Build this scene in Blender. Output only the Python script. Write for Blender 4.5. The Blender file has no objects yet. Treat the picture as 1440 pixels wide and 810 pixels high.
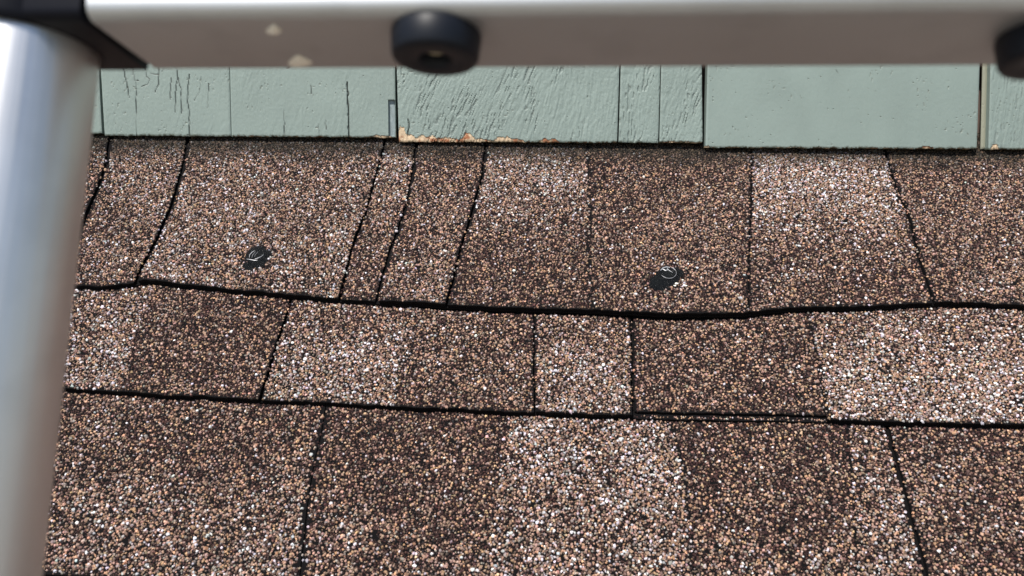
import bpy, math, random
import numpy as np
from mathutils import Matrix, Vector

sc = bpy.context.scene
rng = np.random.default_rng(7)
random.seed(7)

# ------------------------------------------------------------------ camera
F = 1130.0                       # focal length in pixels of the 1440 px wide picture
PITCH = math.radians(8)
H = 3.3
CAM = np.array([0.0, 0.0, H])
FW = np.array([0, math.cos(PITCH), -math.sin(PITCH)])
UP = np.array([0, math.sin(PITCH), math.cos(PITCH)])
cd = bpy.data.cameras.new("camera")
cd.sensor_width = 36
cd.lens = F / 1440 * 36
cd.clip_start = 0.01
cd.clip_end = 3000
cd.dof.use_dof = True
cd.dof.focus_distance = 0.80
cd.dof.aperture_fstop = 11.5
co = bpy.data.objects.new("camera", cd)
sc.collection.objects.link(co)
co.location = CAM
co.rotation_euler = (math.pi / 2 - PITCH, 0, 0)
sc.camera = co

# ------------------------------------------------------------------ light
SUN_EL = math.radians(56)
SUN_OFF = math.radians(32)       # towards the left of straight behind the camera
to_sun = Vector((-math.cos(SUN_EL) * math.sin(SUN_OFF), -math.cos(SUN_EL) * math.cos(SUN_OFF), math.sin(SUN_EL)))
w = bpy.data.worlds.new("World")
sc.world = w
w.use_nodes = True
nt = w.node_tree
bg = nt.nodes["Background"]
sky = nt.nodes.new("ShaderNodeTexSky")
sky.sky_type = 'NISHITA'
sky.sun_disc = False
sky.sun_elevation = SUN_EL
sky.sun_rotation = math.atan2(to_sun.x, to_sun.y)
nt.links.new(sky.outputs[0], bg.inputs[0])
bg.inputs[1].default_value = 0.085
sl = bpy.data.lights.new("sun", 'SUN')
sl.energy = 4.6
sl.angle = math.radians(0.5)
sl.color = (1.0, 0.95, 0.88)
so = bpy.data.objects.new("sun", sl)
sc.collection.objects.link(so)
so.rotation_euler = to_sun.to_track_quat('Z', 'Y').to_euler()
so.location = (0, 0, 8)
sc.view_settings.view_transform = 'Standard'
sc.view_settings.look = 'None'
sc.view_settings.gamma = 1
sc.view_settings.exposure = 0.49

# ------------------------------------------------------------------ helpers
def link(o, parent=None):
    sc.collection.objects.link(o)
    if parent is not None:
        o.parent = parent
    return o

def mesh_obj(name, verts, faces, mat, parent=None, smooth=False, colors=None):
    me = bpy.data.meshes.new(name)
    verts = np.asarray(verts, dtype=np.float32)
    if isinstance(faces, np.ndarray):
        k = faces.shape[1]
        me.vertices.add(len(verts))
        me.vertices.foreach_set("co", verts.ravel())
        me.loops.add(faces.size)
        me.loops.foreach_set("vertex_index", faces.ravel().astype(np.int32))
        me.polygons.add(len(faces))
        me.polygons.foreach_set("loop_start", (np.arange(len(faces)) * k).astype(np.int32))
        me.update(calc_edges=True)
    else:
        me.from_pydata([tuple(map(float, v)) for v in verts], [], [tuple(map(int, f)) for f in faces])
        me.update()
    if colors is not None:
        a = me.color_attributes.new("col", 'FLOAT_COLOR', 'POINT')
        c = np.ones((len(verts), 4), dtype=np.float32)
        c[:, :3] = colors
        a.data.foreach_set("color", c.ravel())
    me.polygons.foreach_set("use_smooth", np.full(len(me.polygons), smooth))
    if isinstance(mat, (list, tuple)):
        for m in mat:
            me.materials.append(m)
    else:
        me.materials.append(mat)
    me.validate()
    return link(bpy.data.objects.new(name, me), parent)

def empty(name, loc=(0, 0, 0), label=None, cat=None):
    o = bpy.data.objects.new(name, None)
    o.empty_display_size = 0.05
    link(o)
    o.location = loc
    if label: o["label"] = label
    if cat: o["category"] = cat
    return o

def mat(name, base=(0.5, 0.5, 0.5), rough=0.5, metal=0.0, spec=0.5):
    m = bpy.data.materials.new(name)
    m.use_nodes = True
    b = m.node_tree.nodes["Principled BSDF"]
    b.inputs["Base Color"].default_value = (*base, 1)
    b.inputs["Roughness"].default_value = rough
    b.inputs["Metallic"].default_value = metal
    b.inputs["Specular IOR Level"].default_value = spec
    return m, m.node_tree, b

def node(t, kind, **kw):
    n = t.nodes.new(kind)
    for k, v in kw.items():
        if hasattr(n, k): setattr(n, k, v)
        else: n.inputs[k].default_value = v
    return n

def hash2(ix, iy, seed):
    h = (ix.astype(np.int64) * 374761393 + iy.astype(np.int64) * 668265263 + seed * 982451653) & 0xFFFFFFFF
    h = ((h ^ (h >> 13)) * 1274126177) & 0xFFFFFFFF
    h = (h ^ (h >> 16)) & 0xFFFFFFFF
    return h / 4294967295.0

def vnoise(x, y, seed=0):
    x = np.asarray(x, float); y = np.asarray(y, float)
    ix = np.floor(x); iy = np.floor(y)
    fx = x - ix; fy = y - iy
    fx = fx * fx * (3 - 2 * fx); fy = fy * fy * (3 - 2 * fy)
    ix = ix.astype(np.int64); iy = iy.astype(np.int64)
    a = hash2(ix, iy, seed); b = hash2(ix + 1, iy, seed)
    c = hash2(ix, iy + 1, seed); d = hash2(ix + 1, iy + 1, seed)
    return (a * (1 - fx) + b * fx) * (1 - fy) + (c * (1 - fx) + d * fx) * fy

def fbm(x, y, seed=0, o=3):
    s = 0; a = 1; t = 0
    for k in range(o):
        s = s + a * vnoise(x * 2 ** k, y * 2 ** k, seed + 17 * k); t += a; a *= 0.55
    return s / t

def sstep(a, b, x):
    t = np.clip((x - a) / (b - a), 0, 1)
    return t * t * (3 - 2 * t)

# ------------------------------------------------------------------ where the planes stand
def ray(px, py):
    px = np.asarray(px, float); py = np.asarray(py, float)
    return FW + np.stack([(px - 720) / F, 0 * px, 0 * px], -1) + ((405 - py) / F)[..., None] * UP

SLOPE = math.radians(42)
P0 = CAM + 0.75 * FW
RN = np.array([0, -math.sin(SLOPE), math.cos(SLOPE)])
RV = np.array([0, math.cos(SLOPE), math.sin(SLOPE)])
RU = np.array([1.0, 0, 0])

def roof_pt(px, py, h=0.0):
    """point on the roof plane lying in direction (px,py), raised h metres along the roof's normal"""
    d = ray(px, py)
    t = ((P0 - CAM) @ RN) / (d @ RN)
    P = CAM + d * t[..., None]
    return P + np.asarray(h)[..., None] * RN

def roof_uv(px, py):
    P = roof_pt(px, py, np.zeros(np.shape(px)))
    return P[..., 0], (P - P0) @ RV

def uv_px(u, v):
    P = P0 + u[..., None] * RU + v[..., None] * RV - CAM
    d = P @ FW
    return 720 + F * P[..., 0] / d, 405 - F * (P @ UP) / d

# wall plane: stands on the roof along a line that runs through these two points
W1 = roof_pt(np.array(147.), np.array(200.)); W2 = roof_pt(np.array(1440.), np.array(221.))
WD = (W2 - W1); WD[2] = 0; WD /= np.linalg.norm(WD)
WNH = np.array([WD[1], -WD[0], 0.0])          # towards the viewer
LEAN = 0.045
WN = WNH + np.array([0, 0, LEAN]); WN /= np.linalg.norm(WN)

def wall_pt(px, py, h=0.0):
    d = ray(px, py)
    t = ((W1 - CAM) @ WN) / (d @ WN)
    P = CAM + d * t[..., None]
    return P + np.asarray(h)[..., None] * WN

# ------------------------------------------------------------------ materials
m_grain, t, b = mat("granules", rough=0.7, spec=0.22)
a = node(t, "ShaderNodeAttribute", attribute_name="col")
t.links.new(a.outputs["Color"], b.inputs["Base Color"])

m_asphalt, t, b = mat("asphalt", (0.0045, 0.004, 0.0045), 0.9, 0, 0.12)
n = node(t, "ShaderNodeTexNoise"); n.inputs["Scale"].default_value = 900
bu = node(t, "ShaderNodeBump"); bu.inputs["Strength"].default_value = 0.6; bu.inputs["Distance"].default_value = 0.001
t.links.new(n.outputs["Fac"], bu.inputs["Height"]); t.links.new(bu.outputs[0], b.inputs["Normal"])

# shingle surface beyond the part that gets granules one by one
m_far, t, b = mat("granular_surface", rough=0.8, spec=0.2)
tc = node(t, "ShaderNodeNewGeometry")
vo = node(t, "ShaderNodeTexVoronoi"); vo.inputs["Scale"].default_value = 520
t.links.new(tc.outputs["Position"], vo.inputs["Vector"])
sp = node(t, "ShaderNodeSeparateColor"); t.links.new(vo.outputs["Color"], sp.inputs[0])
cr = node(t, "ShaderNodeValToRGB"); cr.color_ramp.interpolation = 'CONSTANT'
els = [(0, (0.03, 0.018, 0.017)), (0.3, (0.10, 0.075, 0.065)), (0.5, (0.24, 0.165, 0.125)), (0.8, (0.33, 0.23, 0.15)), (0.9, (0.5, 0.48, 0.47))]
while len(cr.color_ramp.elements) < 5: cr.color_ramp.elements.new(0.5)
for e, (p_, c_) in zip(cr.color_ramp.elements, els): e.position = p_; e.color = (*c_, 1)
oi = node(t, "ShaderNodeObjectInfo")
mr = node(t, "ShaderNodeMapRange"); mr.inputs["To Min"].default_value = .45; mr.inputs["To Max"].default_value = .95
t.links.new(oi.outputs["Random"], mr.inputs[0])
vm = node(t, "ShaderNodeVectorMath", operation='SCALE')
t.links.new(sp.outputs[0], cr.inputs[0]); t.links.new(cr.outputs[0], vm.inputs[0]); t.links.new(mr.outputs[0], vm.inputs["Scale"]); t.links.new(vm.outputs[0], b.inputs["Base Color"])
bu = node(t, "ShaderNodeBump"); bu.inputs["Strength"].default_value = 1; bu.inputs["Distance"].default_value = 0.001; bu.invert = True
t.links.new(vo.outputs["Distance"], bu.inputs["Height"]); t.links.new(bu.outputs[0], b.inputs["Normal"])

m_seal, t, b = mat("sealant", (0.008, 0.009, 0.011), 0.28, 0, 0.5)
n = node(t, "ShaderNodeTexNoise"); n.inputs["Scale"].default_value = 380
bu = node(t, "ShaderNodeBump"); bu.inputs["Strength"].default_value = 0.7; bu.inputs["Distance"].default_value = 0.002
t.links.new(n.outputs["Fac"], bu.inputs["Height"]); t.links.new(bu.outputs[0], b.inputs["Normal"])
bu.inputs["Strength"].default_value = 1.0
n.inputs["Detail"].default_value = 4

m_glint, t, b = mat("zinc_glint", (0.26, 0.265, 0.28), 0.38, 0.3)  # pale colour standing in for glints on the nail heads

PAINT = np.array([0.205, 0.258, 0.236])
m_paint, t, b = mat("sage_paint", rough=0.5, spec=0.4)
a = node(t, "ShaderNodeAttribute", attribute_name="col")
n = node(t, "ShaderNodeTexNoise"); n.inputs["Scale"].default_value = 900; n.inputs["Detail"].default_value = 4
bu = node(t, "ShaderNodeBump"); bu.inputs["Strength"].default_value = 0.35; bu.inputs["Distance"].default_value = 0.0006
t.links.new(a.outputs["Color"], b.inputs["Base Color"])
t.links.new(n.outputs["Fac"], bu.inputs["Height"]); t.links.new(bu.outputs[0], b.inputs["Normal"])

m_board, t, b = mat("weathered_board", (0.10, 0.07, 0.055), 0.85)
n = node(t, "ShaderNodeTexNoise"); n.inputs["Scale"].default_value = 120
cr = node(t, "ShaderNodeValToRGB"); cr.color_ramp.elements[0].color = (0.05, 0.035, 0.03, 1); cr.color_ramp.elements[1].color = (0.16, 0.11, 0.09, 1)
t.links.new(n.outputs["Fac"], cr.inputs[0]); t.links.new(cr.outputs[0], b.inputs["Base Color"])

def alu(name, base, rough, sx, sy, sz):
    m, t, b = mat(name, base, rough, 1.0)
    tc = node(t, "ShaderNodeTexCoord")
    mp = node(t, "ShaderNodeMapping"); mp.inputs["Scale"].default_value = (sx, sy, sz)
    n = node(t, "ShaderNodeTexNoise"); n.inputs["Scale"].default_value = 1; n.inputs["Detail"].default_value = 5
    t.links.new(tc.outputs["Object"], mp.inputs[0]); t.links.new(mp.outputs[0], n.inputs["Vector"])
    bu = node(t, "ShaderNodeBump"); bu.inputs["Strength"].default_value = 0.25; bu.inputs["Distance"].default_value = 0.0004
    t.links.new(n.outputs["Fac"], bu.inputs["Height"]); t.links.new(bu.outputs[0], b.inputs["Normal"])
    mr = node(t, "ShaderNodeMapRange"); mr.inputs["To Min"].default_value = rough - 0.06; mr.inputs["To Max"].default_value = rough + 0.1
    t.links.new(n.outputs["Fac"], mr.inputs[0]); t.links.new(mr.outputs[0], b.inputs["Roughness"])
    n2 = node(t, "ShaderNodeTexNoise"); n2.inputs["Scale"].default_value = 38; n2.inputs["Detail"].default_value = 6
    t.links.new(tc.outputs["Object"], n2.inputs["Vector"])
    cr = node(t, "ShaderNodeValToRGB"); cr.color_ramp.elements[0].position = .36; cr.color_ramp.elements[1].position = .5
    cr.color_ramp.elements[0].color = (*[c * .93 for c in base], 1); cr.color_ramp.elements[1].color = (*base, 1)
    t.links.new(n2.outputs["Fac"], cr.inputs[0]); t.links.new(cr.outputs[0], b.inputs["Base Color"])
    return m
m_tube = alu("brushed_aluminium_tube", (0.74, 0.735, 0.73), 0.37, 900, 900, 12)
m_rung = alu("brushed_aluminium_rung", (0.54, 0.555, 0.565), 0.5, 12, 1200, 1200)
m_plastic, t, b = mat("black_plastic", (0.004, 0.0045, 0.008), 0.45, 0, 0.12)
m_rubber, t, b = mat("black_rubber", (0.006, 0.008, 0.013), 0.45, 0, 0.22)
m_brass, t, b = mat("dull_screw", (0.8, 0.72, 0.5), 0.45, 0.5)
m_cream, t, b = mat("pale_cream", (0.9, 0.85, 0.74), 0.4)

m_grass, t, b = mat("lawn", rough=0.9)
n = node(t, "ShaderNodeTexNoise"); n.inputs["Scale"].default_value = 6; n.inputs["Detail"].default_value = 8
cr = node(t, "ShaderNodeValToRGB"); cr.color_ramp.elements[0].color = (0.14, 0.13, 0.095, 1); cr.color_ramp.elements[1].color = (0.27, 0.24, 0.20, 1)
tc = node(t, "ShaderNodeNewGeometry"); t.links.new(tc.outputs["Position"], n.inputs["Vector"])
t.links.new(n.outputs["Fac"], cr.inputs[0]); t.links.new(cr.outputs[0], b.inputs["Base Color"])

# ------------------------------------------------------------------ ground
g = mesh_obj("ground", [(-1500, -1500, 0), (1500, -1500, 0), (1500, 1500, 0), (-1500, 1500, 0)], [(0, 1, 2, 3)], m_grass)
g["kind"] = "structure"

# ------------------------------------------------------------------ roof
roof = empty("shingle_roof", (0, float(P0[1]), float(P0[2])),
             "brown and tan granular asphalt shingle roof slope below the green shake wall", "roof")
RO = np.array(roof.location)

COURSE = [  # bottom edges in the picture, top course first
    [(-900, 398), (60, 403), (100, 406), (150, 408), (190, 403), (205, 399), (330, 413), (420, 422), (530, 430), (620, 434), (700, 440), (800, 442), (870, 446), (940, 449), (1000, 448), (1060, 446), (1110, 440), (1200, 437), (1300, 433), (1330, 431), (1440, 436), (2400, 445)],
    [(-900, 540), (60, 549), (90, 551), (170, 555), (230, 560), (370, 567), (460, 571), (560, 577), (740, 584), (885, 590), (960, 592), (1160, 595), (1250, 599), (1440, 603), (2400, 640)],
    [(-900, 790), (60, 812), (720, 836), (1500, 862), (2400, 890)],
]
def bottom(k, x):
    if k < 0: return 192 + 0.0145 * (np.asarray(x, float) - 147)
    xs, ys = zip(*COURSE[k])
    y = np.interp(x, xs, ys)
    return y + 1.6 * (fbm(np.asarray(x) / 28.0 + 50 * k, 0 * np.asarray(x), 5 + k, 3) - 0.5) * 1.6 + 2.2 * (fbm(np.asarray(x) / 9.0, 0 * np.asarray(x), 55 + k, 3) - 0.5)

def vp(x0):   # a plain joint: straight up the slope
    return [(720 + (x0 - 720) * (y + 942) / (400 + 942), y) for y in (150, 300, 450, 600, 750, 900)]
# joint: polyline (x, y), gap width px, granule drop-out strip width px
JOINT = [
    [(vp(-640), 5, 0), (vp(-330), 5, 0), (vp(-90), 5, 0),
     ([(156, 180), (155, 198), (150, 235), (135, 275), (117, 320), (105, 360), (95, 420)], 6, 3),
     ([(266, 180), (265, 195), (258, 240), (245, 285), (225, 335), (205, 375), (191, 410)], 7, .8),
     ([(542, 180), (541, 200), (530, 245), (515, 300), (497, 350), (475, 440)], 3.6, .8),
     ([(586, 180), (585, 205), (580, 250), (570, 300), (552, 350), (540, 390), (528, 440)], 6, .8),
     ([(684, 180), (683, 205), (678, 250), (665, 300), (650, 350), (626, 445)], 3.5, 3),
     ([(825, 180), (826, 210), (830, 300), (828, 350), (832, 450)], 0, 4.5),
     ([(1057, 180), (1057, 212), (1055, 300), (1052, 360), (1050, 455)], 1.5, 4),
     ([(1240, 180), (1245, 215), (1258, 260), (1280, 320), (1290, 370), (1314, 445)], 3, 5),
     (vp(1610), 5, 0), (vp(1860), 4, 0), (vp(2150), 5, 0)],
    [(vp(-560), 5, 0), (vp(-260), 5, 0),
     ([(222, 380), (215, 410), (190, 480), (168, 570)], 0, 0),
     ([(412, 400), (408, 430), (395, 470), (380, 520), (366, 575)], 3.6, 1),
     ([(590, 420), (575, 490), (562, 530), (554, 590)], 0, 1.5),
     ([(752, 430), (751, 500), (752, 595)], 2.6, 2),
     ([(889, 430), (889, 500), (890, 600)], 4.5, 3),
     ([(1135, 430), (1143, 480), (1155, 540), (1163, 610)], 0, 3),
     (vp(1500), 5, 0), (vp(1750), 5, 0), (vp(2100), 5, 0)],
    [(vp(-480), 5, 0), (vp(-150), 5, 0),
     ([(460, 555), (456, 590), (445, 640), (435, 700), (418, 870)], 1.2, 8.5),
     ([(716, 570), (712, 620), (700, 700), (690, 860)], 0, 0),
     ([(943, 570), (946, 600), (958, 650), (966, 700), (978, 870)], 0, 4),
     ([(1190, 580), (1192, 605), (1198, 690), (1206, 870)], 0, 3),
     ([(1243, 580), (1248, 605), (1262, 660), (1276, 720), (1315, 880)], 7.5, 1),
     (vp(1600), 5, 0), (vp(1950), 5, 0)],
]
# tabs between joints: (lightness at the top edge, at the bottom edge, extra height mm, whiteness, raised bottom px)
TAB = [
    [(.5, .4, 0, .4, 0)] * 3 +
    [(.55, .5, 1.0, .5, 0), (.62, .40, 0.3, .45, 0), (.56, .66, 1.2, .5, 0), (.66, .26, 0.0, .5, 0), (.28, .66, 1.3, .35, 0), (.74, .12, 0.5, .6, 0), (.22, .30, 0.5, .2, 0),
     (.86, .22, 0.6, .9, 0), (.26, .38, 1.3, .15, 0)] + [(.4, .5, 0, .4, 0), (.6, .3, 1, .4, 0), (.3, .3, 0, .3, 0)],
    [(.3, .4, 0, .3, 0), (.5, .4, 1, .3, 0), (.62, .84, 0.5, .7, 0), (.24, .20, 1.0, .2, 0), (.56, .84, 0.2, .7, 0), (.38, .32, 0.4, .38, 0), (.56, .72, 1.1, .6, 0),
     (.24, .18, 0.0, .12, 7), (.62, .86, 1.0, .8, 0), (.4, .3, 0, .3, 0), (.6, .5, 1, .4, 0), (.3, .3, 0, .3, 0)],
    [(.4, .4, 0, .3, 0), (.3, .5, 1, .3, 0), (.34, .66, 0.8, .4, 0), (.08, .50, 0.2, .35, 0), (.74, .66, 0.6, .75, 0), (.06, .38, 0.1, .3, 0), (.56, .62, 0.5, .6, 0),
     (.28, .40, 1.2, .3, 0), (.5, .4, 0, .3, 0), (.3, .4, 0, .3, 0)],
]
for k in range(3):
    while len(TAB[k]) < len(JOINT[k]) + 1: TAB[k].append((.4, .4, 0, .3, 0))

XL, XR = -1359.0, 3552.0
def vpx(x0, y): return 720 + (x0 - 720) * (np.asarray(y, float) + 942) / (405 + 942)
for k in range(3):      # plain joints to either side, outside the picture
    more_l = [x_ for x_ in np.arange(-1180 + 60 * k, JOINT[k][0][0][1][0] - 120, 210.0)]
    more_r = [x_ for x_ in np.arange(2330 + 50 * k, 3450, 230.0)]
    JOINT[k] = [(vp(x_), 5, 0) for x_ in more_l] + JOINT[k] + [(vp(x_), 5, 0) for x_ in more_r]
    TAB[k] = [(.4, .4, (0, 1.0)[i % 2], .3, 0) for i in range(len(more_l))] + TAB[k]
    while len(TAB[k]) < len(JOINT[k]) + 1: TAB[k].append((.4, .4, (0, .9)[len(TAB[k]) % 2], .3, 0))
def jx(k, j, y):
    if j < 0: return vpx(XL, y)
    if j >= len(JOINT[k]): return vpx(XR, y)
    xs, ys = zip(*JOINT[k][j][0])
    y = np.asarray(y, float)
    return np.interp(y, ys, xs) + 1.4 * (fbm(y / 16.0, 0 * y + 3.1 * j + 20 * k, 11, 3) - 0.5) * 2

def h_at(k, off, x, y):
    """height of the course surface above the roof plane: each course lies on the one below, thick edge down"""
    yb = bottom(k, x); yt = bottom(k - 1, x)
    f = np.clip((yb - y) / (yb - yt), -0.1, 1.15)
    T = 5.0 + (2.8 * np.exp(-((x - 900) / 330.0) ** 2) if k == 0 else 0)
    h = T * (1 - f) + 0.9 * (fbm(x / 130.0, y / 90.0, 40 + k, 2) - 0.5) * 2 * (1 - np.abs(1 - 2 * np.clip(f, 0, 1)) * 0.4)
    h = h + 1.4 * off * np.clip(1.15 - f, 0, 1)
    return h * 0.001

def grid_slab(X, Y, Hh, thick, name, m, parent):
    """closed slab from picture-traced grids X,Y (rows from top to bottom) with surface heights"""
    r, c = X.shape
    top = roof_pt(X, Y, Hh); bot = roof_pt(X, Y, Hh) - RN * thick
    V = np.concatenate([top.reshape(-1, 3), bot.reshape(-1, 3)]) - RO
    idx = np.arange(r * c).reshape(r, c); n0 = r * c
    fs = []
    q = np.stack([idx[:-1, :-1], idx[1:, :-1], idx[1:, 1:], idx[:-1, 1:]], -1).reshape(-1, 4)
    fs.append(q); fs.append((q + n0)[:, ::-1])
    def side(e):
        fs.append(np.stack([e[:-1], e[:-1] + n0, e[1:] + n0, e[1:]], -1))
    side(idx[0][::-1].copy() if False else idx[0, ::-1]); side(idx[-1]); side(idx[:, 0]); side(idx[::-1, -1])
    return mesh_obj(name, V, np.concatenate(fs).astype(np.int32), m, parent)

# six little rock shapes for the granules
ROCKS = []
rr = np.random.default_rng(3)
for i in range(8):
    n5 = np.arange(5) * 2 * math.pi / 5 + rr.uniform(-.3, .3, 5)
    n4 = np.arange(4) * 2 * math.pi / 4 + rr.uniform(-.35, .35, 4) + 0.4
    r5 = rr.uniform(.82, 1.15, 5); r4 = rr.uniform(.42, .72, 4)
    vb = np.stack([r5 * np.cos(n5), r5 * np.sin(n5), rr.uniform(-.1, .15, 5)], -1)
    vt = np.stack([r4 * np.cos(n4), r4 * np.sin(n4), rr.uniform(.55, .95, 4)], -1)
    F_ = []
    ib, it = 0, 0   # stitch the two rings
    while ib < 5 or it < 4:
        a0, a1 = ib % 5, (ib + 1) % 5; b0, b1 = 5 + it % 4, 5 + (it + 1) % 4
        if it >= 4 or (ib < 5 and (ib + 1) / 5 <= (it + 1) / 4 + 1e-6):
            F_.append((a0, a1, b0)); ib += 1
        else:
            F_.append((a0, b1, b0)); it += 1
    F_.append((5, 6, 7)); F_.append((5, 7, 8))
    ROCKS.append((np.concatenate([vb, vt]), np.array(F_)))

MAROON = np.array([.038, .019, .017]); BLACK = np.array([.012, .010, .011]); GREYB = np.array([.125, .084, .066])
TAN = np.array([.30, .200, .145]); ORANGE = np.array([.36, .225, .140]); PINK = np.array([.30, .200, .165]); WHITE = np.array([.50, .49, .52]); GREY = np.array([.24, .205, .19])

def granule_colors(L, Wt, dirt_shade, r):
    """choose a stone colour for each granule from the mix of its tab"""
    n = len(L)
    p = np.stack([
        0.58 * (1 - L) + 0.09 * L,                 # maroon
        0.10 * (1 - L) + 0.06 * L,                 # black
        0.13 + 0.06 * L,                           # grey brown
        0.15 * (1 - L) + 0.24 * L,                 # tan
        0.08 + 0 * L,                              # orange
        0.06 * (1 - L) + 0.15 * L,                 # pink
        (0.010 + 0.15 * L ** 1.7) * (0.4 + 1.0 * Wt),  # white
        0.04 + 0.15 * L,                           # grey
    ], -1)
    p /= p.sum(1, keepdims=True)
    cum = p.cumsum(1)
    k = (r.random(n)[:, None] > cum).sum(1).clip(0, 7)
    pal = np.stack([MAROON, BLACK, GREYB, TAN, ORANGE, PINK, WHITE, GREY])
    c = pal[k] * np.exp(r.normal(0, .28, n))[:, None]
    c = c * (1 + r.normal(0, .05, (n, 3))) * np.array([1.035, .99, .975])
    c = c * (1 - dirt_shade[:, None]) + np.array([.022, .02, .014]) * dirt_shade[:, None]
    return np.clip(c, .004, .8), k

def build_granules(P, N_rad, cols, r, parent):
    n = len(P)
    if n == 0: return
    tpl = r.integers(0, 8, n)
    VV, FF, CC = [], [], []; base = 0
    for ti, (tv, tf) in enumerate(ROCKS):
        m = tpl == ti
        k = m.sum()
        if not k: continue
        a = r.uniform(0, 2 * math.pi, k)
        sx = N_rad[m] * r.uniform(.85, 1.15, k); sy = N_rad[m] * r.uniform(.72, 1.1, k); sz = N_rad[m] * r.uniform(.7, 1.15, k)
        v = tv[None] * np.stack([sx, sy, sz], -1)[:, None, :]
        tx = r.normal(0, .3, k); ty = r.normal(0, .3, k)
        v[..., 2] += v[..., 0] * tx[:, None] + v[..., 1] * ty[:, None]
        ca, sa = np.cos(a)[:, None], np.sin(a)[:, None]
        x = v[..., 0] * ca - v[..., 1] * sa; y = v[..., 0] * sa + v[..., 1] * ca
        W = P[m][:, None, :] + x[..., None] * RU + y[..., None] * RV + v[..., 2:3] * RN
        VV.append(W.reshape(-1, 3)); CC.append(np.repeat(cols[m], len(tv), 0))
        FF.append((tf[None] + (np.arange(k) * len(tv))[:, None, None] + base).reshape(-1, 3)); base += k * len(tv)
    V = np.concatenate(VV) - RO
    o = mesh_obj("granule_coating", V, np.concatenate(FF).astype(np.int32), m_grain, parent, colors=np.concatenate(CC))
    o["kind"] = "stuff"
    return o

# the granule field: a jittered close packing over the part of the slope in view
SP = 0.00178
vs = np.arange(-0.36, 0.34, SP * 0.866)
us = np.arange(-0.74, 0.74, SP)
U, V_ = np.meshgrid(us, vs)
U = U + (np.arange(len(vs)) % 2)[:, None] * SP / 2
U = (U + rng.uniform(-.42, .42, U.shape) * SP).ravel(); V_ = (V_ + rng.uniform(-.42, .42, V_.shape) * SP).ravel()
GX, GY = uv_px(U, V_)
keep = (GX > -50) & (GX < 1490) & (GY > 186) & (GY < 866)
keep &= rng.random(len(GX)) > 0.03
GX, GY = GX[keep], GY[keep]
# bare asphalt under the two sealant blobs
def blob_d(x, y, b): return np.hypot((x - b[0]) / b[2], (y - b[1]) / b[3])

course_of = np.full(len(GX), 3)
prev = np.zeros(len(GX), bool)
for k in range(3):
    c = (GY < bottom(k, GX) - 1.0) & ~prev
    course_of[c] = k; prev |= GY < bottom(k, GX) + 1.0

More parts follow.
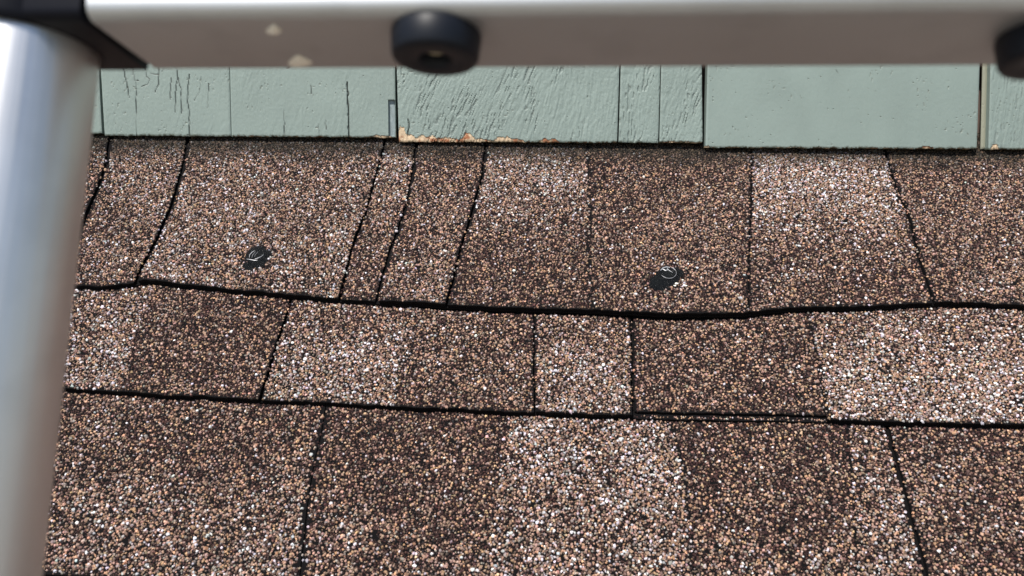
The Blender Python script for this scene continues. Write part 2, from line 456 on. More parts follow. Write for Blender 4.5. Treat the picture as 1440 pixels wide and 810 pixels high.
DIRT_SHADE_N = fbm(GX / 60.0, GY / 45.0, 91, 3)
PATCH = fbm(GX / 70.0, GY / 50.0, 77, 3) - .5
PATCH2 = fbm(GX / 16.0, GY / 14.0, 78, 2) - .5
for k in range(3):
    strip_n = 60
    # continuous backing strip under the tabs of the course
    ym_ = float(bottom(k, np.array([700.]))[0]); xs = np.linspace(float(vpx(XL, ym_)), float(vpx(XR, ym_)), 900)
    yb = bottom(k, xs); yt = bottom(k - 1, xs) - 8
    rows = [yt + (yb + 0.6 - yt) * s for s in np.linspace(0, 1, 9)]
    Xg = np.stack([xs] * 9); Yg = np.stack(rows)
    grid_slab(Xg, Yg, h_at(k, 0, Xg, Yg) - 0.0028, 0.0022, "backing_strip", m_asphalt, roof)
    backing = roof.children[-1] if False else sc.collection.objects[-1]
    bk_sel = []
    for j in range(len(JOINT[k]) + 1):
        L0, L1, off, wht, raised = TAB[k][j]
        wl = JOINT[k][j - 1][1] if j > 0 else 0
        wr = JOINT[k][j][1] if j < len(JOINT[k]) else 0
        dl = JOINT[k][j - 1][2] if j > 0 else 0
        dr = JOINT[k][j][2] if j < len(JOINT[k]) else 0
        yy0 = (bottom(k - 1, np.array([700.]))[0]); yy1 = bottom(k, np.array([700.]))[0]
        R_ = 14
        # rows follow the course lines
        xm_t = (jx(k, j - 1, np.array([yy0])) + jx(k, j, np.array([yy0])))[0] / 2
        width = jx(k, j, np.array([yy1]))[0] - jx(k, j - 1, np.array([yy1]))[0]
        C_ = min(max(6, int(width / 3.5)), 110)
        Xg = np.zeros((R_, C_)); Yg = np.zeros((R_, C_))
        for ri, s in enumerate(np.linspace(0, 1, R_)):
            ya = yy0 + (yy1 - yy0) * s
            for it in range(2):
                xl = jx(k, j - 1, np.array([ya]))[0] + wl / 2; xr = jx(k, j, np.array([ya]))[0] - wr / 2
                xx = np.linspace(xl, xr, C_)
                y_t = bottom(k - 1, xx) - 7; y_b = bottom(k, xx) - raised
                yv = y_t + (y_b - y_t) * s
            # joint position follows the true y at both ends
            xl = jx(k, j - 1, yv[:1])[0] + wl / 2; xr = jx(k, j, yv[-1:])[0] - wr / 2
            xx = np.linspace(xl, xr, C_)
            y_t = bottom(k - 1, xx) - 7; y_b = bottom(k, xx) - raised
            Xg[ri] = xx; Yg[ri] = y_t + (y_b - y_t) * s
        mid = (Xg[0, 0] + Xg[0, -1]) / 2
        fully_out = Xg[-1, -1] < -60 or Xg[-1, 0] > 1495
        Hh = h_at(k, off, Xg, Yg)
        tab = grid_slab(Xg, Yg, Hh, 0.0027 + off * 0.001, "shingle", m_asphalt if not fully_out else m_far, roof)
        if fully_out: continue
        # beyond the granules built one by one the material carries the grit on
        tab.data.materials.append(m_far)
        cx_ = (Xg[:-1, :-1] + Xg[1:, 1:]).ravel() / 2; cy_ = (Yg[:-1, :-1] + Yg[1:, 1:]).ravel() / 2
        out_ = ((cx_ < -48) | (cx_ > 1488) | (cy_ > 864)).astype(np.int32)
        mi = np.zeros(len(tab.data.polygons), dtype=np.int32)
        if len(mi) >= len(out_): mi[:len(out_)] = out_
        tab.data.polygons.foreach_set("material_index", mi)
        ya = GY
        xl = jx(k, j - 1, ya); xr = jx(k, j, ya)
        rag = 4.6 * (fbm(GX / 6.0, GY / 6.0, 63 + j, 3) - .5)
        m = (course_of == k) & (GX > xl + wl / 2 - 1.3 + rag) & (GX < xr - wr / 2 + 1.3 + rag)
        on_back = m & (GY > bottom(k, GX) - raised) & (raised > 0)
        m &= ~(GY > bottom(k, GX) - raised - 0.5) | (raised == 0)
        x, y = GX[m], GY[m]
        # lost granules: along the joints and the lower edge, and here and there
        p = np.zeros(len(x))
        ed = fbm(x / 9.0, y / 9.0, 61, 2)
        if dl: p = np.maximum(p, .85 * (1 - np.clip((x - xl[m] - wl / 2) / (dl * (0.3 + 1.4 * ed)), 0, 1)))
        if dr: p = np.maximum(p, .85 * (1 - np.clip((xr[m] - x - wr / 2) / (dr * (0.3 + 1.4 * ed)), 0, 1)))
        yb_ = bottom(k, x) - raised
        p = np.maximum(p, .75 * (1 - np.clip((yb_ - y) / (5 * ed), 0, 1)))
        p = np.maximum(p, .35 * sstep(.70, .80, fbm(x / 11.0, y / 9.0, 62 + k, 2)))
        for bl in ((364, 369, 12, 12), (352, 380, 9, 6), (937, 399, 15, 12), (924, 408, 12, 8)):
            p = np.where(blob_d(x, y, bl) < .75 + .5 * ed, .95, p)
        kk = rng.random(len(x)) > p
        x, y, ed, yb_ = x[kk], y[kk], ed[kk], yb_[kk]
        idx = np.where(m)[0][kk]
        f = np.clip((y - bottom(k - 1, x)) / (yb_ - bottom(k - 1, x)), 0, 1)
        s = sstep(.22, .78, f + .35 * PATCH[idx])
        L = L0 * (1 - s) + L1 * s + .55 * PATCH[idx] + .35 * PATCH2[idx]
        L = np.clip(.5 + (L - .5) * 1.2 - .03, 0, 1)
        dirt_shade = np.zeros(len(x))
        if k == 0:      # moss and grime against the wall, plus painted-in shade under the shakes
            dirt_shade = np.clip(.9 - (y - bottom(-1, x) - 10) / (10 + 40 * DIRT_SHADE_N[idx]), 0, .85)
        dirt_shade = np.maximum(dirt_shade, .75 * (1 - np.clip((yb_ - y) / (3.5 + 7 * (ed - .35)), 0, 1)) * (ed > .4))
        cols, kind = granule_colors(L, np.full(len(x), wht), dirt_shade, rng)
        rad = SP * np.clip(np.exp(rng.normal(-.47, .2, len(x))), .36, .95)
        rad = np.where((kind == 6), rad * 1.14, rad)
        rad = np.where((kind < 2), rad * .95, rad)
        P = roof_pt(x, y, h_at(k, off, x, y) - .0002)
        build_granules(P, rad, cols, rng, tab)
        if on_back.any():
            bk_sel.append(np.where(on_back)[0])
    if bk_sel:
        ii = np.concatenate(bk_sel); x, y = GX[ii], GY[ii]
        kk = rng.random(len(ii)) < np.clip((y - bottom(k, x) + 5.2) / 2.0, 0, .9)
        ii = ii[kk]; x, y = GX[ii], GY[ii]
        cols, kind = granule_colors(np.full(len(x), .75), np.full(len(x), .9), np.zeros(len(x)), rng)
        build_granules(roof_pt(x, y, h_at(k, 0, x, y) - .0030), SP * np.full(len(x), .5), cols, rng, backing)

# courses further down to the eave, outside the picture
u0, v0 = roof_uv(np.array([XL, XR]), np.array([830., 830.]))
_, vC = roof_uv(np.array([720.]), np.array([836.]))
vtop = float(vC[0]); c = 0
EAVE_V = -0.86
r2 = random.Random(5)
def uvP(u, v, h): return P0 + u * RU + v * RV + h * RN - RO
while vtop > EAVE_V:
    vb = max(vtop - 0.137, EAVE_V - .01)
    u = -1.35 - r2.random() * .1
    while u < 1.75:
        wd = r2.uniform(.11, .24); x1 = min(u + wd, 1.95); off = r2.choice([0, .0012])
        vs_ = [uvP(u + .002, vtop + .03, .0002), uvP(x1 - .002, vtop + .03, .0002), uvP(x1 - .002, vb, .005 + off), uvP(u + .002, vb, .005 + off)]
        lo = [p_ - RN * .0045 for p_ in vs_]
        mesh_obj("shingle", np.array(vs_ + lo), [(3, 2, 1, 0), (4, 5, 6, 7), (0, 1, 5, 4), (1, 2, 6, 5), (2, 3, 7, 6), (3, 0, 4, 7)], m_far, roof)
        u = x1
    vtop = vb
# deck, fascia
dk = [uvP(-1.4, EAVE_V, -.004), uvP(1.9, EAVE_V, -.004), uvP(1.9, .42, -.004), uvP(-1.4, .42, -.004)]
dk += [p_ - RN * .02 for p_ in dk]
BOXF = [(0, 1, 2, 3), (7, 6, 5, 4), (0, 4, 5, 1), (1, 5, 6, 2), (2, 6, 7, 3), (3, 7, 4, 0)]
mesh_obj("roof_deck", np.array(dk), BOXF, m_asphalt, roof)
e0 = uvP(-1.4, EAVE_V + .012, -.026); e1 = uvP(1.9, EAVE_V + .012, -.026)
fv = [e0, e1, e1 + [0, .02, 0], e0 + [0, .02, 0]]; fv = [p_ - np.array([0, 0, .15]) for p_ in fv] + fv
m_fascia, _, _ = mat("fascia_paint", (.6, .6, .58), .5)
mesh_obj("fascia_board", np.array(fv), BOXF, m_fascia, roof)

# ------------------------------------------------------------------ sealed nails on the top course
def seal(name_label, cx, cy, lobes, nail, mode):
    r = np.random.default_rng(int(cx))
    RO = roof_pt(np.array(float(cx)), np.array(float(cy)), .004)
    root = empty("sealed_nail", tuple(RO), name_label, "nail")
    root["group"] = "sealed roofing nails on the top course"
    h0 = float(h_at(0, 1.0 if cx < 500 else 0.5, np.array(cx), np.array(cy)))
    # blob: height field with an uneven outline
    n = 96
    X, Y = np.meshgrid(np.linspace(cx - 42, cx + 42, n), np.linspace(cy - 34, cy + 34, n))
    Z = np.zeros_like(X)
    for (lx, ly, rx, ry, hh) in lobes:
        d = np.hypot((X - lx) / rx, (Y - ly) / ry) + .42 * (fbm(X / 4.0, Y / 4.0, int(cx) + 3, 3) - .5)
        Z = np.maximum(Z, hh * np.sqrt(np.clip(1 - d ** 2, 0, 1)))
    Z = Z + 1.5 * (fbm(X / 3.2, Y / 3.2, 8, 3) - .5) * (Z > .2)
    inside = Z > .12
    idm = -np.ones(X.shape, int); idm[inside] = np.arange(inside.sum())
    P = roof_pt(X[inside], Y[inside], h0 + .0001 + Z[inside] * .001) - RO
    q = np.stack([idm[:-1, :-1], idm[1:, :-1], idm[1:, 1:], idm[:-1, 1:]], -1).reshape(-1, 4)
    q = q[(q >= 0).all(1)]
    o = mesh_obj("sealant_blob", P, q.astype(np.int32), m_seal, root, smooth=True)
    # nail head: a shallow dome with a rim
    nx, ny, nr = nail
    C = roof_pt(np.array(nx), np.array(ny), np.array(h0 + .0021)) - RO
    prof = [(0, .0012), (.45, .0010), (.8, .0005), (.86, .0002), (.93, .0006), (1.0, .0004), (1.0, -.001)]
    vv = []; ff = []; S = 28
    for pi, (pr, pz) in enumerate(prof):
        for s in range(S):
            a = 2 * math.pi * s / S
            wob = 1 + .06 * math.sin(3 * a + 1)
            vv.append(C + RU * pr * nr * wob * math.cos(a) + RV * pr * nr * wob * math.sin(a) + RN * (pz + (.0004 * math.sin(a * 7) * pr if mode == 0 else 0)))
    for pi in range(len(prof) - 1):
        for s in range(S):
            ff.append((pi * S + s, (pi + 1) * S + s, (pi + 1) * S + (s + 1) % S, pi * S + (s + 1) % S))
    o = mesh_obj("nail_head", np.array(vv), ff, m_seal, root, smooth=True)
    # glints on head and rim, with galvanised smears, built as pale strips
    def streak(pts, wd, z=.0016):
        vv = []; ff = []
        pts = np.array(pts, float)
        for i, (x_, y_) in enumerate(pts):
            d = pts[min(i + 1, len(pts) - 1)] - pts[max(i - 1, 0)]; d /= np.linalg.norm(d) + 1e-9
            nn = np.array([-d[1], d[0]]); ww = wd * (.35 + .65 * math.sin(math.pi * (i + .5) / len(pts))) * r.uniform(.7, 1.2)
            rr_ = math.hypot(x_, y_)
            zz = .0013 * max(0, 1 - rr_ ** 2) + .0006
            for sgn, dz in ((-1, 0), (0, .00025), (1, 0)):
                q_ = np.array([x_, y_]) + nn * sgn * ww * .62
                vv.append(C + RU * q_[0] * nr + RV * q_[1] * nr + RN * (zz + dz))
        for i in range(len(pts) - 1):
            for s in range(2):
                ff.append((i * 3 + s, i * 3 + s + 1, i * 3 + s + 4, i * 3 + s + 3))
        mesh_obj("glint_streak", np.array(vv), ff, m_glint, o, smooth=True)
    if mode == 0:
        streak([(-.25, .75), (-.55, .45), (-.72, .05), (-.68, -.35)], .1)
        streak([(-.95, -.5), (-.5, -.62), (0, -.75), (.3, -.72)], .09)
        streak([(0, -.6), (.3, -.45), (.62, -.2), (.8, .1)], .08)
        streak([(-.15, .5), (-.35, .05), (-.38, -.4)], .04)
        streak([(.15, .5), (-.02, .1), (-.1, -.3)], .035)
    else:
        streak([(math.cos(a) * .97, math.sin(a) * .97) for a in np.linspace(-2.6, .25, 16)], .055)
        streak([(-.9, .25), (-.55, .62), (-.1, .82), (.3, .7)], .14)
        streak([(-.6, .45), (-.3, .15), (0, .3), (-.05, .6)], .15)
        streak([(0, .28), (.25, .02), (.5, -.15)], .07)
        streak([(.45, .75), (.75, .55), (.93, .25)], .05)
    return o
seal("nail head under wrinkled black sealant near the left side of the top shingle course", 364, 368,
     [(364, 368, 17, 17, 3.2), (353, 379, 12, 8, 1.4), (377, 364, 8, 8, 1.3)], (363, 367, .0086), 0)
seal("nail with a bright round rim in a larger black sealant smear, beside white paint chips", 936, 398,
     [(937, 398, 20, 15, 2.2), (924, 405, 15, 12, 1.9), (950, 391, 11, 8, 1.3), (931, 412, 11, 6, 1.1)], (937.5, 392, .0078), 1)
# stray chips of pale paint near the right nail
for (cx, cy, s_) in ((950, 407, 4), (961, 410, 4), (958, 402, 2.5), (947, 410, 2.5)):
    C = roof_pt(np.array(float(cx)), np.array(float(cy)), h_at(0, .5, np.array(float(cx)), np.array(float(cy))) + .0016) - RO
    r_ = s_ * .00036; vv = []
    for i in range(6):
        a = i * math.pi / 3 + random.uniform(-.2, .2); q_ = r_ * random.uniform(.6, 1.3)
        vv.append(C + RU * q_ * 1.5 * math.cos(a) + RV * q_ * math.sin(a))
    vv.append(C + RN * .0007)
    mesh_obj("paint_chip", np.array(vv), [(i, (i + 1) % 6, 6) for i in range(6)], m_cream, roof)

# ------------------------------------------------------------------ shake wall
WO = W1.copy()
roof["kind"] = "thing"
wall = empty("shake_wall", tuple(WO), "sage green painted wooden shake wall rising above the brown shingle roof", "wall")

wall["kind"] = "thing"

def seg_dist(X, Y, pts):
    best = np.full(X.shape, 1e9)
    for (x0, y0), (x1, y1) in zip(pts[:-1], pts[1:]):
        dx, dy = x1 - x0, y1 - y0; L = dx * dx + dy * dy + 1e-9
        t_ = np.clip(((X - x0) * dx + (Y - y0) * dy) / L, 0, 1)
        best = np.minimum(best, np.hypot(X - x0 - t_ * dx, Y - y0 - t_ * dy))
    return best

def shake(xl, xr, yb, base, style, cracks=(), chips=None, ytop=30, step=1.25, thick=.011, seed=0, recess=None, label=None, tint=None):
    """xl,xr,yb: functions or constants giving the board's edges; relief carved into a fine grid"""
    f = lambda q, v: q(v) if callable(q) else np.full(np.shape(v), float(q))
    ybm = float(np.mean(f(yb, np.array([float(f(xl, np.array([180.]))[0]), float(f(xr, np.array([180.]))[0])]))))
    nr = max(4, int((ybm - ytop) / step)); 
    wpx = float(f(xr, np.array([180.]))[0] - f(xl, np.array([180.]))[0]); nc = max(3, int(wpx / step))
    S, T_ = np.meshgrid(np.linspace(0, 1, nc), np.linspace(0, 1, nr))
    Yr = ytop + (ybm - ytop) * T_
    X = f(xl, Yr) * (1 - S) + f(xr, Yr) * S
    Yb = f(yb, X) + 1.1 * (fbm(X / 6.0, 0 * X + seed, 30, 3) - .5) * 2
    Y = ytop + (Yb - ytop) * T_
    Hh = np.zeros_like(X); col = np.ones(X.shape + (3,)) * PAINT * (np.array(tint) if tint else 1)
    wv = fbm(X / 60.0, Y / 60.0, seed + 2, 2) - .5
    if style == 'rough':
        lean = .34 + .5 * wv + .25 * np.sin((X - 560) / 75.0)
        lean = .26 + .35 * wv + .16 * np.sin((X - 560) / 60.0)
        q = X + lean * (Y - 150) + 1.5 * (fbm(X / 14.0, Y / 10.0, seed + 70, 2) - .5)
        g1 = fbm(q / 3.6, Y / 24.0, seed + 5, 3) - .5
        g2 = vnoise(q / 2.3, Y / 9.0, seed + 6) - .5
        rid = 1 - np.abs(fbm(q / 7.0, Y / 42.0, seed + 7, 2) * 2 - 1) * 2
        amp = .45 + .9 * sstep(.4, .65, fbm(X / 55.0, Y / 70.0, seed + 9, 2))
        Hh += amp * (.26 * g1 + .30 * g2 + .09 * rid)
        Hh += .32 * (fbm(X / 2.5, Y / 3.0, seed + 71, 2) - .5)
    elif style == 'combed':
        q = X + .16 * (Y - 150) + 6 * wv
        Hh += .55 * (fbm(q / 3.4, Y / 40.0, seed + 5, 2) - .5) + .2 * (vnoise(X / 2.4, Y / 4.0, seed + 6) - .5)
    elif style == 'crazed':
        q = X + 5 * wv
        Hh += .20 * (fbm(q / 3.5, Y / 60.0, seed + 5, 3) - .5) + .14 * (vnoise(X / 2.4, Y / 3.0, seed + 6) - .5)
        q = X + .3 * (Y - 150)
        Hh += .25 * sstep(.5, .7, fbm(X / 50.0, Y / 60.0, seed + 9, 2)) * (vnoise(q / 3.0, Y / 14.0, seed + 8) - .5)
    else:
        Hh += .12 * (fbm(X / 9.0, Y / 60.0, seed + 5, 3) - .5) + .12 * (fbm(X / 3.0, Y / 4.0, seed + 6, 2) - .5)
    if style in ('rough', 'combed'):
        pe = sstep(.60, .80, vnoise(q / 1.8, Y / 9.0, seed + 51)) * sstep(.40, .62, fbm(q / 22.0, Y / 50.0, seed + 52, 2))
        Hh -= .75 * pe * (1 if style == 'rough' else .5)
        pe = (.38 * pe)[..., None]; col = col * (1 - pe) + np.array([.12, .14, .13]) * pe
    Hh += .8 * wv
    # paint pits and blisters
    pn = vnoise(X / 2.1 + Y / 9.0, Y / 3.4, seed + 21) * sstep(.42, .7, fbm(X / 34.0, Y / 30.0, seed + 22, 2))
    pit = sstep(.82, .95, pn); Hh -= .45 * pit
    pn2 = sstep(.972, .99, vnoise(X / 3.5, Y / 2.8, seed + 23)); Hh -= .7 * pn2
    k_ = np.maximum(pit, pn2)[..., None] * .45; col = col * (1 - k_) + np.array([.16, .17, .14]) * k_
    # tone drift of the old paint
    tone = 1 + .16 * (fbm(X / 45.0, Y / 90.0, seed + 25, 3) - .5)
    col = col * tone[..., None]
    for pts, wd, dp in cracks:
        pts = [(x_ + .0, y_) for x_, y_ in pts]
        d = seg_dist(X + 1.6 * (vnoise(X / 7.0, Y / 6.0, 44) - .5), Y, pts)
        c_ = (1 - sstep(wd * .3, wd * .3 + .75, d)) * (.4 + .6 * sstep(.25, .6, vnoise(X / 9.0, Y / 15.0, 47)) if wd < 1.1 else 1)
        Hh -= dp * c_
        c_ = (c_ * (.92 if wd > 1.1 else .78))[..., None]; col = col * (1 - c_) + np.array([.018, .017, .015]) * c_
    # bare wood along the lower edge
    if chips is not None:
        lim = np.zeros_like(X)
        for (cx, cw, ch) in chips:
            lim = np.maximum(lim, ch * np.clip(1.15 - ((X - cx) / cw) ** 2, 0, 1))
        lim = lim * (.55 + .9 * fbm(X / 5.0, 0 * X, seed + 33, 2)) + 1.6 * (vnoise(X / 2.6, Y / 3.0, 35) - .5)
        b_ = ((Yb - Y) < lim).astype(float)
        wood = fbm(X / 2.6, Y / 14.0, seed + 34, 3)
        wc = np.array([.54, .41, .27]) * (.55 + .75 * wood)[..., None]
        red = sstep(.60, .74, fbm(X / 9.0, Y / 9.0, 36, 2))[..., None]
        wc = wc * (1 - red) + np.array([.30, .12, .055]) * red
        Hh -= .7 * b_
        col = col * (1 - b_[..., None]) + wc * b_[..., None]
    # mossy frayed lowest edge
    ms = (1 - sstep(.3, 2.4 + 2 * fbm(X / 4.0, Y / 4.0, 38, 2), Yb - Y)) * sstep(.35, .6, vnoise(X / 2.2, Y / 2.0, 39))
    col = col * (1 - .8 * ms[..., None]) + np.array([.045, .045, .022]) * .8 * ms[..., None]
    if recess is not None:
        x0, x1, y0, y1 = recess
        rc = ((X > x0 + (Y - y0) * .02) & (X < x1) & (Y > y0) & (Y < y1)).astype(float)
        Hh -= 3.2 * rc
        col = col * (1 - rc[..., None]) + np.array([.20, .245, .25]) * rc[..., None] * (.7 + .6 * fbm(X / 2.5, Y / 12.0, 88, 2))[..., None]
    r, c = X.shape
    # rounded arrises
    ex = np.minimum(np.arange(c), np.arange(c)[::-1]); er = np.arange(r)[::-1]
    Hh -= .6 * np.clip(1 - ex / 1.5, 0, 1)[None, :] + .5 * np.clip(1 - er / 1.5, 0, 1)[:, None]
    top = wall_pt(X, Y, base + Hh * .001)
    N0 = r * c
    idx = np.arange(N0).reshape(r, c)
    V = [top.reshape(-1, 3)]; C = [col.reshape(-1, 3)]
    fs = [np.stack([idx[:-1, :-1], idx[1:, :-1], idx[1:, 1:], idx[:-1, 1:]], -1).reshape(-1, 4)]
    n0 = N0
    edge_loops = [idx[0, ::-1], idx[:, 0], idx[-1], idx[::-1, -1]]
    for ei, e in enumerate(edge_loops):
        Pe = top.reshape(-1, 3)[e] - WN * thick
        V.append(Pe)
        ce = col.reshape(-1, 3)[e].copy()
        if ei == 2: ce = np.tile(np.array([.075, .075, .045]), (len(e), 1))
        C.append(ce)
        a_ = np.arange(len(e) - 1)
        fs.append(np.stack([e[:-1], n0 + a_, n0 + a_ + 1, e[1:]], -1)); n0 += len(e)
    o = mesh_obj("shake", np.concatenate(V) - WO, np.concatenate(fs).astype(np.int32), m_paint, wall, smooth=False, colors=np.concatenate(C))
    if label: o["label"] = label
    return o

lin = lambda x0, y0, x1, y1: (lambda q: x0 + (np.asarray(q, float) - y0) * (x1 - x0) / (y1 - y0))      # x as a function of y
linx = lambda x0, y0, x1, y1: (lambda q: y0 + (np.asarray(q, float) - x0) * (y1 - y0) / (x1 - x0))     # y as a function of x

B0 = 0.001
shake(-60, lin(138, 95, 143, 188), linx(0, 187, 143, 187.5), B0 - .001, 'crazed', seed=1)
cr1 = [([(172, 90), (178, 115), (182, 138)], 1.0, .8), ([(188, 98), (192, 118), (192, 150), (193, 192)], .7, .8),
       ([(186, 95), (190, 113), (196, 114)], .8, .6), ([(205, 95), (206, 108), (211, 112), (208, 119), (200, 122)], .8, .6),
       ([(224, 95), (224, 118), (219, 130)], 1.0, .7), ([(212, 104), (223, 105)], .6, .5), ([(249, 95), (250, 112), (247, 130), (247, 158)], .8, .8),
       ([(251, 110), (255, 125), (256, 160)], .8, .7), ([(267, 105), (264, 135), (266, 150), (267, 192)], 1.0, 1.0), ([(284, 108), (281, 130), (274, 142)], .8, .6),
       ([(294, 118), (293, 152)], .7, .6), ([(241, 110), (240, 140)], .6, .5), ([(233, 95), (229, 101)], .7, .5)]
shake(lin(142, 95, 147.5, 190), lin(322.5, 95, 325, 191), linx(147, 190.5, 556, 193.5), B0, 'crazed', cracks=cr1, seed=2,
      label="green shake board with fine crazed paint cracks near its top")
cr2 = [([(489, 116), (490, 150), (491, 194)], 1.7, 1.6), ([(400, 155), (401, 192)], .8, .8), ([(438, 120), (438, 132)], .7, .5), ([(449, 175), (449, 194)], .7, .6),
       ([(404, 97), (407, 95)], 1.4, .6), ([(459, 170), (459, 182)], .6, .5)]
shake(lin(323.8, 95, 326, 191), lin(555.5, 95, 556.5, 194), linx(147, 190.5, 556, 193.5), B0 + .0004, 'crazed', cracks=cr2, seed=4,
      chips=[(536, 14, 3)], recess=(546.5, 555.8, 141, 191), label="green shake board with a small notch sunk into its lower right corner")
shake(lin(558.5, 95, 561.5, 197), lin(870.5, 95, 867.2, 200), linx(560, 199.5, 990, 201), B0 + .0025, 'rough', seed=6,
      cracks=[([(575, 168), (575, 192)], 1.2, 1.2)],
      chips=[(566, 7, 20), (575, 8, 9), (596, 22, 9), (628, 20, 6), (658, 12, 12), (676, 18, 4), (706, 14, 8), (726, 12, 4), (772, 14, 5)],
      label="rough brushed green shake board with bare orange wood along its chipped bottom edge")
shake(lin(872.6, 95, 869.6, 200), lin(928, 95, 925, 200), linx(560, 199.5, 990, 201), B0 + .0022, 'rough', seed=8)
shake(lin(929.2, 95, 926.8, 200), lin(986, 95, 987, 201), linx(560, 199.5, 990, 201), B0 + .0025, 'rough', seed=10, chips=[(955, 30, 1.5)])
shake(lin(993.5, 95, 990.5, 209), lin(1373.5, 95, 1369.5, 210), linx(990, 208, 1440, 210), B0 + .0048, 'smooth', seed=12,
      cracks=[([(1173, 100), (1176, 104)], 1, .5)], chips=[(993, 4, 2.5), (1300, 9, 3)], label="wide smooth green shake board with small paint pits, between two open gaps")
shake(lin(1391, 95, 1388, 211), 1560, linx(990, 208, 1440, 210.5), B0 + .002, 'combed', seed=14, chips=[(1397, 6, 7)],
      label="combed green shake board at the right end with a chip at its lower left corner")
# painted edge of the under shake, seen in the open gap on the right
shake(lin(1384.5, 95, 1382, 209), lin(1391.5, 95, 1389, 211), linx(990, 208, 1440, 209.5), B0 - .0045, 'smooth', seed=16, thick=.0012, tint=(1.25, 1.02, .86))
# boards to either side, outside the picture
x_ = -64.0; k_ = 20
while x_ > -700:
    wd = random.uniform(120, 300); shake(x_ - wd, x_ - 4, 186 + random.uniform(-3, 3) , B0 + random.uniform(-.001, .002), 'smooth', seed=k_, step=6); x_ -= wd; k_ += 1
x_ = 1565.0
while x_ < 2200:
    wd = random.uniform(120, 300); shake(x_, x_ + wd - 4, 212 + (x_ - 1440) * .015, B0 + random.uniform(-.001, .002), 'smooth', seed=k_, step=6); x_ += wd; k_ += 1
# two more courses above, behind the rung and beyond
for row, (yb_, yt_) in enumerate(((38, -150), (-128, -400))):
    x_ = -700.0 - 60 * row
    while x_ < 2200:
        wd = random.uniform(110, 330)
        shake(x_, x_ + wd - 5, yb_ + random.uniform(-2, 4), B0 + .010 + .011 * row + random.uniform(-.001, .001), 'smooth', seed=k_, step=9, ytop=yt_); x_ += wd; k_ += 1
# wall behind the shakes
Pb = [wall_pt(np.array(-760.), np.array(150.)), wall_pt(np.array(2260.), np.array(150.))]
zb, zt = 0.0, float(wall_pt(np.array(720.), np.array(-398.))[2])
bk = []
for d in (-.014, -.06):
    for p_ in Pb:
        for z in (zb, zt):
            q_ = p_.copy() + WNH * (d - (LEAN * max(0, z - p_[2]))); q_[2] = z; bk.append(q_ - WO)
mesh_obj("wall_sheathing", np.array(bk), [(0, 2, 3, 1), (4, 5, 7, 6), (0, 1, 5, 4), (2, 6, 7, 3), (1, 3, 7, 5), (0, 4, 6, 2)], m_board, wall)

# ------------------------------------------------------------------ ladder
LPOS = np.array([-.14167, .24233, .03736]) + CAM
YAW, ROLL, TILT, RW, RR = -.11626, .01105, .26955, .03543, .01908
LM = Matrix.Rotation(YAW, 4, 'Z') @ Matrix.Rotation(ROLL, 4, 'Y') @ Matrix.Rotation(-TILT, 4, 'X')
S0 = -H / math.cos(TILT)
ladder = bpy.data.objects.new("telescopic_ladder", None); link(ladder)
base_pt = LPOS + np.array(LM @ Vector((0, 0, (0 - LPOS[2]) / (LM @ Vector((0, 0, 1))).z)))
BASE = (LPOS[2]) / (LM @ Vector((0, 0, 1))).z        # distance from the top rung down to the ground
ladder.matrix_world = Matrix.Translation(Vector(LPOS)) @ LM @ Matrix.Translation((0, 0, -BASE))
ladder["label"] = "brushed aluminium ladder with black plastic joints, out of focus in front of the roof"
ladder["category"] = "ladder"
LMn = np.array(LM.to_3x3())
def on_rung(px, py, z=0.0):
    """ladder coordinates of the point on the rung's underside seen in direction (px,py)"""
    d = ray(np.array(float(px)), np.array(float(py))) @ LMn; o = (CAM - LPOS) @ LMn
    t_ = (z - o[2]) / d[2]
    return o + d * t_

def lathe(prof, S=48, M=None):
    vv, ff = [], []
    for r, z in prof:
        for s in range(S):
            a = 2 * math.pi * s / S; vv.append((r * math.cos(a), r * math.sin(a), z))
    for p in range(len(prof) - 1):
        for s in range(S):
            ff.append((p * S + s, p * S + (s + 1) % S, (p + 1) * S + (s + 1) % S, (p + 1) * S + s))
    return np.array(vv), ff

SPAN = 0.435
RH = .024
def rrect(w, h, r, n=5, far=None):
    pts = []
    f_ = far or r
    for cx, cz, a0, r in ((w / 2 - f_, f_, -90, f_), (w / 2 - r, h - r, 0, r), (-w / 2 + r, h - r, 90, r), (-w / 2 + r, r, 180, r)):
        for i in range(n + 1):
            a = math.radians(a0 + 90 * i / n); pts.append((cx + r * math.cos(a), cz + r * math.sin(a)))
    return pts
def extrude(pts, x0, x1, skew=None, n=1):
    vv, ff = [], []; m = len(pts)
    for i in range(n + 1):
        for (y, z) in pts:
            t_ = i / n
            a0 = x0(y) if callable(x0) else x0; a1 = x1(y) if callable(x1) else x1
            vv.append((a0 * (1 - t_) + a1 * t_, y, z))
    for i in range(n):
        for j in range(m):
            ff.append((i * m + j, (i + 1) * m + j, (i + 1) * m + (j + 1) % m, i * m + (j + 1) % m))
    ff.append(tuple(range(m))); ff.append(tuple(range(m * (n + 1) - 1, m * n - 1, -1)))
    return np.array(vv), ff
pA = on_rung(112, 24); pB = on_rung(207, 98)       # ends of the sleeve on the underside
sl0 = lambda y: pA[0] + (y + RW / 2) / RW * (pB[0] - pA[0])
def ladder_part(name, VF, m, z, x=0.0, smooth=False, mirror=False):
    key = (name, mirror)
    if key in LCACHE:
        o = LCACHE[key].copy(); sc.collection.objects.link(o)
    else:
        V, Fc = VF()
        if mirror: V = V * [-1, 1, 1]; Fc = [f[::-1] for f in Fc]
        o = mesh_obj(name, V, Fc, m)
        o.data.polygons.foreach_set("use_smooth", np.full(len(o.data.polygons), smooth))
        if smooth:
            o.data.set_sharp_from_angle(angle=math.radians(40))
        LCACHE[key] = o
    o.parent = ladder; o.location = (x, 0, z + BASE)
    return o
LCACHE = {}
STEP = .30
nr_ = int(BASE / STEP)
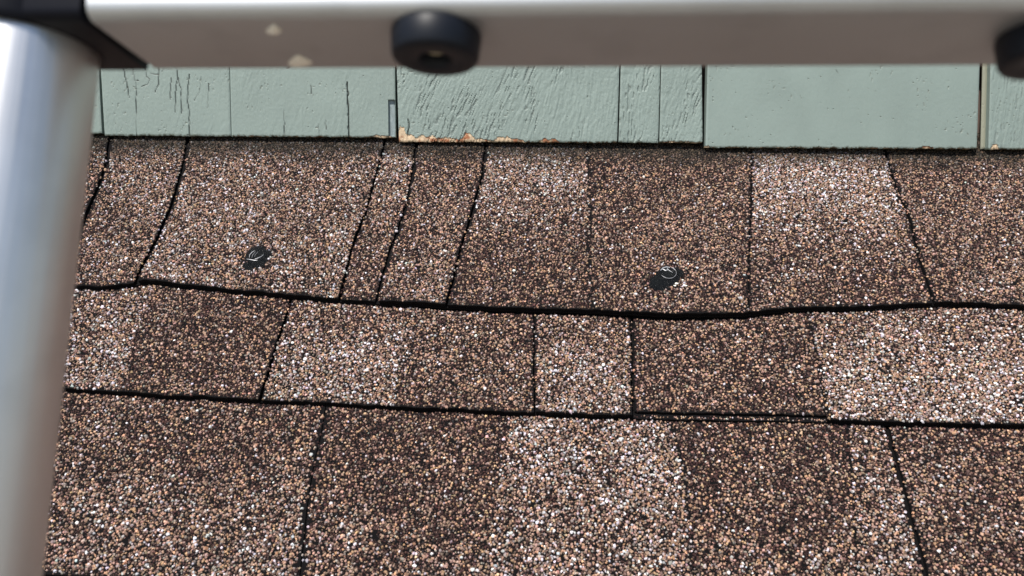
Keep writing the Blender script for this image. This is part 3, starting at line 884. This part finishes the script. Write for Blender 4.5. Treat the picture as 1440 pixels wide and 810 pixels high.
for i in range(nr_ + 1):
    z = -i * STEP
    zlow = z - STEP if i < nr_ else -BASE
    ladder_part("rung", lambda: extrude(rrect(RW, RH, .0042, far=.0012), .03, SPAN - .03, n=1), m_rung, z, smooth=True)
    for s, mir in ((0.0, False), (SPAN, True)):
        ladder_part("post", lambda: lathe([(RR * .6, -STEP), (RR, -STEP), (RR, .01)]), m_tube, z, s, True, mir) if i < nr_ else None
        ladder_part("collar", lambda: lathe([(RR + .0002, -.0003), (RR + .0012, -.0006), (RR + .0020, .0004), (RR + .0024, .002), (RR + .0024, .034), (RR + .002, .037), (RR * .5, .037)]), m_plastic, z, s, True, mir)
        ladder_part("joint_sleeve", lambda: extrude(rrect(RW + .0007, RH + .0007, .003, far=.0012), .012, sl0), m_plastic, z - .00035, s, True, mir)
# lowest piece of each post and its foot
zr = BASE - nr_ * STEP
for s in (0.0, SPAN):
    V, Fc = lathe([(RR * .6, -zr + .01), (RR, -zr + .01), (RR, .01)])
    o = mesh_obj("post", V, Fc, m_tube, ladder, True); o.location = (s, 0, zr)
    V, Fc = lathe([(.001, 0.004), (RR + .003, .004), (RR + .005, .02), (RR + .004, .06), (RR, .062)])
    o = mesh_obj("rubber_foot", V, Fc, m_rubber, ladder, True); o.location = (s, 0, 0)

# rubber bumpers under the top rung
def bumper_mesh():
    R_, Hb = .0118, .0075
    return lathe([(R_ * .2, .0005), (R_ * 1.0, .0002), (R_ * 1.03, -.001), (R_ * .99, -Hb + .0012), (R_ * .95, -Hb + .0003), (R_ * .88, -Hb), (R_ * .42, -Hb), (R_ * .37, -Hb + .0005), (R_ * .34, -Hb + .0032), (.0002, -Hb + .0032)])
def screw_mesh():
    V, Fc = lathe([(.0027, -.0043), (.0025, -.0049), (.0012, -.0053), (.0001, -.0053)], S=20)
    return V, Fc
for i, (px, py) in enumerate(((614, 47), (1476, 50))):
    P = on_rung(px, py)
    V, Fc = bumper_mesh()
    o = mesh_obj("rubber_bumper", V, [f[::-1] for f in Fc], m_rubber, ladder, True); o.location = (P[0], P[1], BASE - .0001)
    o.data.set_sharp_from_angle(angle=math.radians(50))
    V, Fc = screw_mesh()
    s_ = mesh_obj("screw", V, [f[::-1] for f in Fc], m_brass, o, True)
# small raised cream flecks on the underside
for i, (cx, cy, wx, wy, shp) in enumerate(((385, 42, 11, 5, 0), (421, 87, 17, 6, 1))):
    P = on_rung(cx, cy); Px = on_rung(cx + wx, cy); Py = on_rung(cx, cy + wy)
    a = Px - P; b = Py - P; vv = []; n = 22
    for k_, (s_, z_) in enumerate(((1, -.0001), (.75, -.0007), (.3, -.0011))):
        for j in range(n):
            t_ = 2 * math.pi * j / n
            cxx, cyy = math.cos(t_), math.sin(t_)
            if cyy < 0: cyy *= 1.5; cxx *= .55 + .45 * (1 + cyy * .6)   # peaked side
            wob = 1 + .1 * math.sin(3 * t_ + i)
            vv.append(P + (a * cxx + b * cyy) * s_ * wob + np.array([0, 0, z_]))
    ff = [(k_ * n + j, k_ * n + (j + 1) % n, (k_ + 1) * n + (j + 1) % n, (k_ + 1) * n + j) for k_ in range(2) for j in range(n)]
    ff.append(tuple(range(2 * n, 3 * n)))
    o = mesh_obj("cream_fleck", np.array(vv), ff, m_cream, ladder, True); o.location = (0, 0, BASE)
